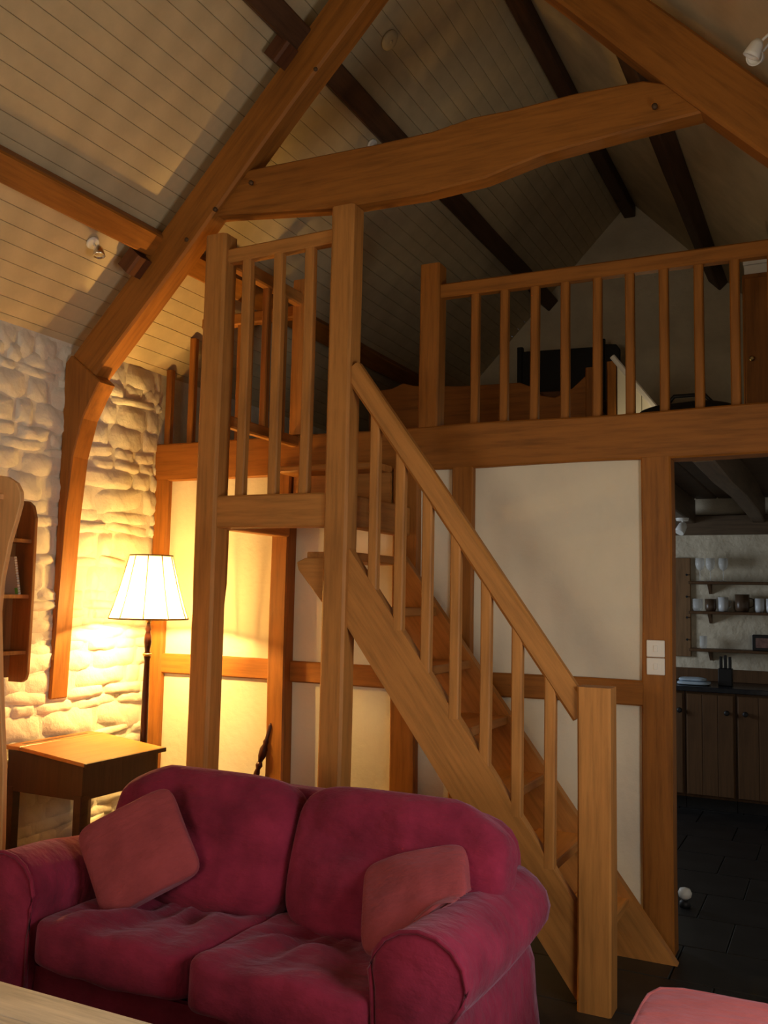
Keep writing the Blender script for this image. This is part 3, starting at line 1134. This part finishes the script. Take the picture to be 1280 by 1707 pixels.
# ================================================================== LOFT FURNITURE
bd = thing('bed', (-2.1, 6.6, 2.44), 'wooden bed in the loft with brown foot end, seen between the balusters', 'bed')
ZL = 2.438
fb = [(-2.86, ZL + .12), (-1.33, ZL + .12), (-1.33, 2.93), (-1.38, 2.93), (-1.46, 2.86), (-1.57, 2.81), (-1.66, 2.83), (-1.72, 2.89), (-1.80, 2.925), (-2.2, 2.935), (-2.54, 2.965), (-2.62, 2.99), (-2.70, 2.96), (-2.86, 2.95)]
prism('footboard', fb, 5.58, 5.62, oak(), bd, bev=.006)
for x in (-2.84, -1.35):
    vpost('bed_post', x - .03, x + .03, 5.57, 5.63, ZL, 2.98, oak(), bd)
for x in (-2.84, -1.36):
    beam('side_rail', (x, 5.63, 2.68), (x, 7.66, 2.68), .03, .14, oak(), bd)
cushion('mattress', (1.42, 1.98, .22), plain('mattress', (.45, .36, .26), .9), bd, T(-2.1, 6.65, 2.74), p=9, n=10, crown=.05, wr=.004, seed=5)
cushion('duvet', (1.46, 1.5, .12), plain('brown_cover', (.12, .05, .02), .9), bd, T(-2.1, 6.45, 2.85), p=6, n=16, crown=.15, wr=.03, seed=8)
pil = cushion('pillow', (.62, .40, .14), M_BLACK, None, T(-1.75, 7.42, 2.99) @ rot('X', 32), p=5, n=12, crown=.4, seed=3)
tag(pil, 'dark pillow at the head of the loft bed, below the headboard', 'pillow', 'pillows on the loft bed')
pil = cushion('pillow', (.62, .40, .14), M_BLACK, None, T(-2.45, 7.42, 2.99) @ rot('X', 32), p=5, n=12, crown=.4, seed=6)
tag(pil, 'dark pillow on the wall side of the loft bed', 'pillow', 'pillows on the loft bed')
prism('headboard', [(-2.49, ZL + .2), (-1.62, ZL + .2), (-1.61, 3.66), (-1.64, 3.705), (-1.74, 3.715), (-1.83, 3.70), (-2.44, 3.72), (-2.50, 3.735)], 7.70, 7.74, M_BLACK, bd, bev=.006)
for x in (-2.48, -1.76):
    vpost('bed_post', x - .025, x + .025, 7.69, 7.745, ZL, 3.76, M_BLACK, bd)

wb_ = thing('boarded_panel', (-1.2, 5.95, ZL), 'white boarded panel with a sloping rail in the loft behind the balusters', 'panel')
M_CREAM = plain('cream_paint', (.80, .76, .62), .6)
for i in range(6):
    x0 = -1.26 + i * .078
    z0 = 3.08 - (x0 + 1.26) * 1.32
    z1 = 3.08 - (x0 + .074 + 1.26) * 1.32
    prism('board', [(x0, ZL), (x0 + .074, ZL), (x0 + .074, z1), (x0, z0)], 5.94, 5.96, M_CREAM, wb_, bev=.002)
beam('sloping_rail', (-1.285, 5.925, 3.125), (-.79, 5.925, 2.472), .05, .035, M_WHITE, wb_)
vpost('end_post', -1.325, -1.265, 5.93, 5.98, ZL, 3.10, oak(), wb_)

ll_ = bpy.data.lights.new('panel_fill_light', 'POINT')     # added fill without a fixture, brightens the white boarded panel
ll_.energy = 2.2
ll_.color = (1.0, .82, .5)
ll_.shadow_soft_size = .03
put(bpy.data.objects.new('panel_fill_light', ll_), None, T(-1.0, 5.70, 2.50))

wd = thing('loft_wardrobe', (-.29, 5.8, ZL), 'narrow brown wooden cupboard in the loft at the right edge', 'wardrobe')
box('body', -.47, -.12, 5.62, 6.05, ZL, 3.46, oak('Z'), wd, .006)
dr = box('door', -.455, -.135, 5.602, 5.618, ZL + .06, 3.43, oak('Z'), wd, .004)
lathe('knob', [(.012, 0), (.016, .015), (.008, .022)], M_BRASS, dr, T(-.42, 5.60, 2.95) @ rot('X', 90), 10)
wbx = thing('white_box', (-.35, 5.75, 3.46), 'small white box on top of the loft cupboard', 'box')
box('box_body', -.46, -.25, 5.64, 5.84, 3.461, 3.52, M_WHITE, wbx, .004)
box('lid', -.465, -.245, 5.635, 5.845, 3.521, 3.545, M_WHITE, wbx, .003)
bg = thing('dark_bag', (-.75, 5.2, ZL), 'dark holdall lying on the loft floor behind the railing', 'bag')
cushion('bag_body', (.55, .3, .2), M_BLACK, bg, T(-.72, 5.25, ZL + .10), p=4, n=10, crown=.2, wr=.02, seed=9)
tube('handle', [(-.86, 5.25, ZL + .18), (-.80, 5.25, ZL + .25), (-.64, 5.25, ZL + .25), (-.58, 5.25, ZL + .18)], .012, M_BLACK, bg, 6)

# ================================================================== KITCHEN
M_CAB = wood('cabinet_wood', (0.13, 0.065, 0.028), 'Z', .5, True, .3)
M_TOP = plain('worktop', (.018, .018, .022), .25, 30, .3)
KY = 7.47


def cabinet(x0, x1, knob, label):
    t = thing('kitchen_cabinet', ((x0 + x1) / 2, 7.75, 0), label, 'cabinet', 'kitchen base cabinets')
    box('body', x0 + .002, x1 - .002, KY + .02, YG - .002, .09, .878, M_CAB, t)
    box('plinth', x0 + .002, x1 - .002, KY + .06, KY + .08, .0, .09, M_BLACK, t)
    d = box('door', x0 + .012, x1 - .012, KY, KY + .019, .11, .865, M_CAB, t, .003)
    nb_ = 3
    for i in range(nb_):
        a = x0 + .016 + (x1 - x0 - .032) * i / nb_
        c = x0 + .016 + (x1 - x0 - .032) * (i + 1) / nb_
        box('door_board', a + .002, c - .002, KY - .006, KY, .115, .86, M_CAB, d, .002)
    lathe('knob', [(.010, 0), (.010, .01), (.020, .018), (.020, .028), (.010, .034)], M_BLACK, d, T(knob, KY - .004, .735) @ rot('X', 90), 12)


cabinet(-1.60, -1.08, -1.115, 'wooden kitchen cabinet nearest the oak post')
cabinet(-1.08, -.715, -.775, 'wooden kitchen cabinet under the knife block')
cabinet(-.715, -.25, -.645, 'wooden kitchen cabinet at the right edge of the photo')
wt = box('worktop', -1.62, XR - .002, KY - .025, YG - .002, .88, .918, M_TOP, None, .004)
tag(wt, 'dark kitchen worktop over the wooden cabinets', 'worktop')
us = box('splash_board', -1.62, XR - .002, YG - .025, YG - .002, .919, 1.02, M_CAB, None, .003)
tag(us, 'low brown wooden upstand along the back of the worktop', 'upstand')

hb = thing('hanging_board', (-1.17, YG - .02, 1.11), 'narrow brown wooden board hung on the kitchen wall beside the shelves', 'board')
M_CORK = wood('board_brown', (0.25, 0.135, 0.06), 'Z', .7)
box('board_panel', -1.255, -1.105, YG - .03, YG - .002, 1.11, 1.92, M_CORK, hb, .004)
for z in (1.25, 1.43, 1.6, 1.78):
    lathe('hook', [(.005, 0), (.006, .03), (.010, .034)], M_BLACK, hb, T(-1.13, YG - .03, z) @ rot('X', 90), 8)

SHZ = (1.725, 1.485, 1.185)
for z, nm in zip(SHZ, ('top', 'middle', 'lowest')):
    t = thing('kitchen_shelf', (-.5, YG - .1, z), nm + ' wooden shelf on the white kitchen wall', 'shelf', 'kitchen wall shelves')
    box('shelf_board', -1.10, XR - .002, YG - .20, YG - .002, z - .022, z, M_CAB, t, .003)
    for x in (-.95, -.2, .4):
        prism('bracket', [(YG - .002, z - .022), (YG - .13, z - .022), (YG - .002, z - .10)], x - .012, x + .012, M_CAB, t, plane='YZ')


def wineglass(x, y, z, label):
    t = thing('wine_glass', (x, y, z), label, 'glass', 'stemmed glasses on the top kitchen shelf')
    lathe('foot', [(.034, 0.001), (.034, .003), (.006, .008)], M_GLASS, t, T(x, y, z), 16)
    lathe('stem', [(.004, .0085), (.004, .085)], M_GLASS, t, T(x, y, z), 10)
    lathe('bowl', [(.005, .0855), (.028, .105), (.038, .14), (.036, .19), (.0345, .19), (.036, .14), (.026, .108), (.001, .09)], M_GLASS, t, T(x, y, z), 18)


wineglass(-1.02, YG - .1, SHZ[0], 'stemmed glass on the top kitchen shelf, nearest the brown board')
wineglass(-.94, YG - .1, SHZ[0], 'middle of the three stemmed glasses on the top kitchen shelf')
wineglass(-.84, YG - .1, SHZ[0], 'stemmed glass on the top kitchen shelf, farthest from the brown board')


def mug(x, y, z, r, h, mat, label, cat='mug', handle=True):
    t = thing(cat.replace(' ', '_'), (x, y, z), label, cat, 'crockery on the middle kitchen shelf')
    lathe('vessel', [(r * .8, .001), (r, h * .25), (r, h), (r * .9, h), (r * .88, h * .3), (.001, h * .12)], mat, t, T(x, y, z), 18)
    if handle:
        tube('handle', [(x + r * .98, y, z + h * .8), (x + r * 1.5, y, z + h * .75), (x + r * 1.5, y, z + h * .35), (x + r * .98, y, z + h * .25)], .005, mat, t, 6)


M_POT = plain('brown_glaze', (.10, .06, .035), .35)
M_CHINA = plain('white_china', (.72, .74, .76), .25)
mug(-1.04, YG - .1, SHZ[1], .04, .10, M_GLASS, 'clear tumbler at the left end of the middle kitchen shelf', 'tumbler', False)
mug(-.94, YG - .1, SHZ[1], .045, .10, M_POT, 'dark brown pot beside the clear tumbler', 'pot', False)
mug(-.845, YG - .1, SHZ[1], .04, .115, M_CHINA, 'white mug between two dark pots on the middle shelf')
mug(-.70, YG - .1, SHZ[1], .055, .14, M_POT, 'taller brown jug on the middle kitchen shelf', 'jug')
mug(-.572, YG - .1, SHZ[1], .036, .11, M_CHINA, 'white beaker right of the brown jug', 'beaker', False)
mug(-.49, YG - .1, SHZ[1], .036, .11, M_CHINA, 'white mug at the right edge of the photo on the middle shelf')
mug(-1.0, YG - .1, SHZ[2], .03, .10, M_GLASS, 'clear glass on the lowest kitchen shelf', 'tumbler', False)
pf = thing('picture_box', (-.52, YG - .1, SHZ[2]), 'dark framed tin on the lowest kitchen shelf at the right edge', 'tin')
box('tin_body', -.625, -.42, YG - .16, YG - .05, SHZ[2] + .001, SHZ[2] + .125, M_BLACK, pf, .004)
box('tin_front', -.60, -.445, YG - .163, YG - .1605, SHZ[2] + .025, SHZ[2] + .10, plain('tin_picture', (.22, .12, .10), .5, 30, .4), pf)

kb = thing('knife_block', (-.80, 7.68, .918), 'black knife block with upright knives on the worktop', 'knife block')
box('block', -.855, -.755, 7.64, 7.74, .919, 1.05, M_BLACK, kb, .004)
for i, x in enumerate((-.838, -.805, -.772)):
    box('knife_handle', x - .010, x + .010, 7.665, 7.70, 1.0505, 1.14 + .012 * (i % 2), M_BLACK, kb, .003)
    box('knife_handle', x - .008, x + .008, 7.71, 7.732, 1.0505, 1.115, M_BLACK, kb, .003)
dc = thing('folded_cloth', (-1.03, 7.62, .918), 'pale blue folded cloth on the worktop beside the oak post', 'cloth')
cushion('lower_fold', (.24, .18, .03), plain('blue_cloth', (.45, .55, .66), .9), dc, T(-1.03, 7.62, .934), p=5, n=8, crown=.1, wr=.006, seed=2)
cushion('upper_fold', (.20, .15, .026), plain('blue_cloth', (.45, .55, .66), .9), dc, T(-1.04, 7.625, .960), p=5, n=8, crown=.1, wr=.006, seed=4)
kl = thing('kitchen_spotlight', (-.95, 7.2, 2.21), 'white kitchen spotlight fixed under the ceiling joist', 'spotlight')
lathe('ceiling_rose', [(.045, 2.185), (.05, 2.205), (.05, 2.209)], M_WHITE, kl, T(-1.09, 7.5, 0), 16)
lathe('head', [(.02, 0), (.034, .02), (.038, .09), (.033, .09)], M_WHITE, kl, T(-1.075, 7.49, 2.165) @ rot('X', 150) @ rot('Y', -20), 16)
tube('arm', [(-1.09, 7.5, 2.19), (-1.078, 7.495, 2.15)], .008, M_WHITE, kl, 6)
ds = thing('door_stop', (-.745, 5.1, 0), 'small pale round door stop on the dark kitchen floor by the post', 'door stop')
lathe('stop_body', [(.026, .0), (.03, .01), (.026, .028), (.012, .036)], M_BLACK, ds, T(-.745, 5.1, .0005), 16)
lathe('stop_knob', [(.012, .036), (.03, .05), (.035, .07), (.026, .09), (.001, .098)], M_WHITE, ds, T(-.745, 5.1, .0005), 16)
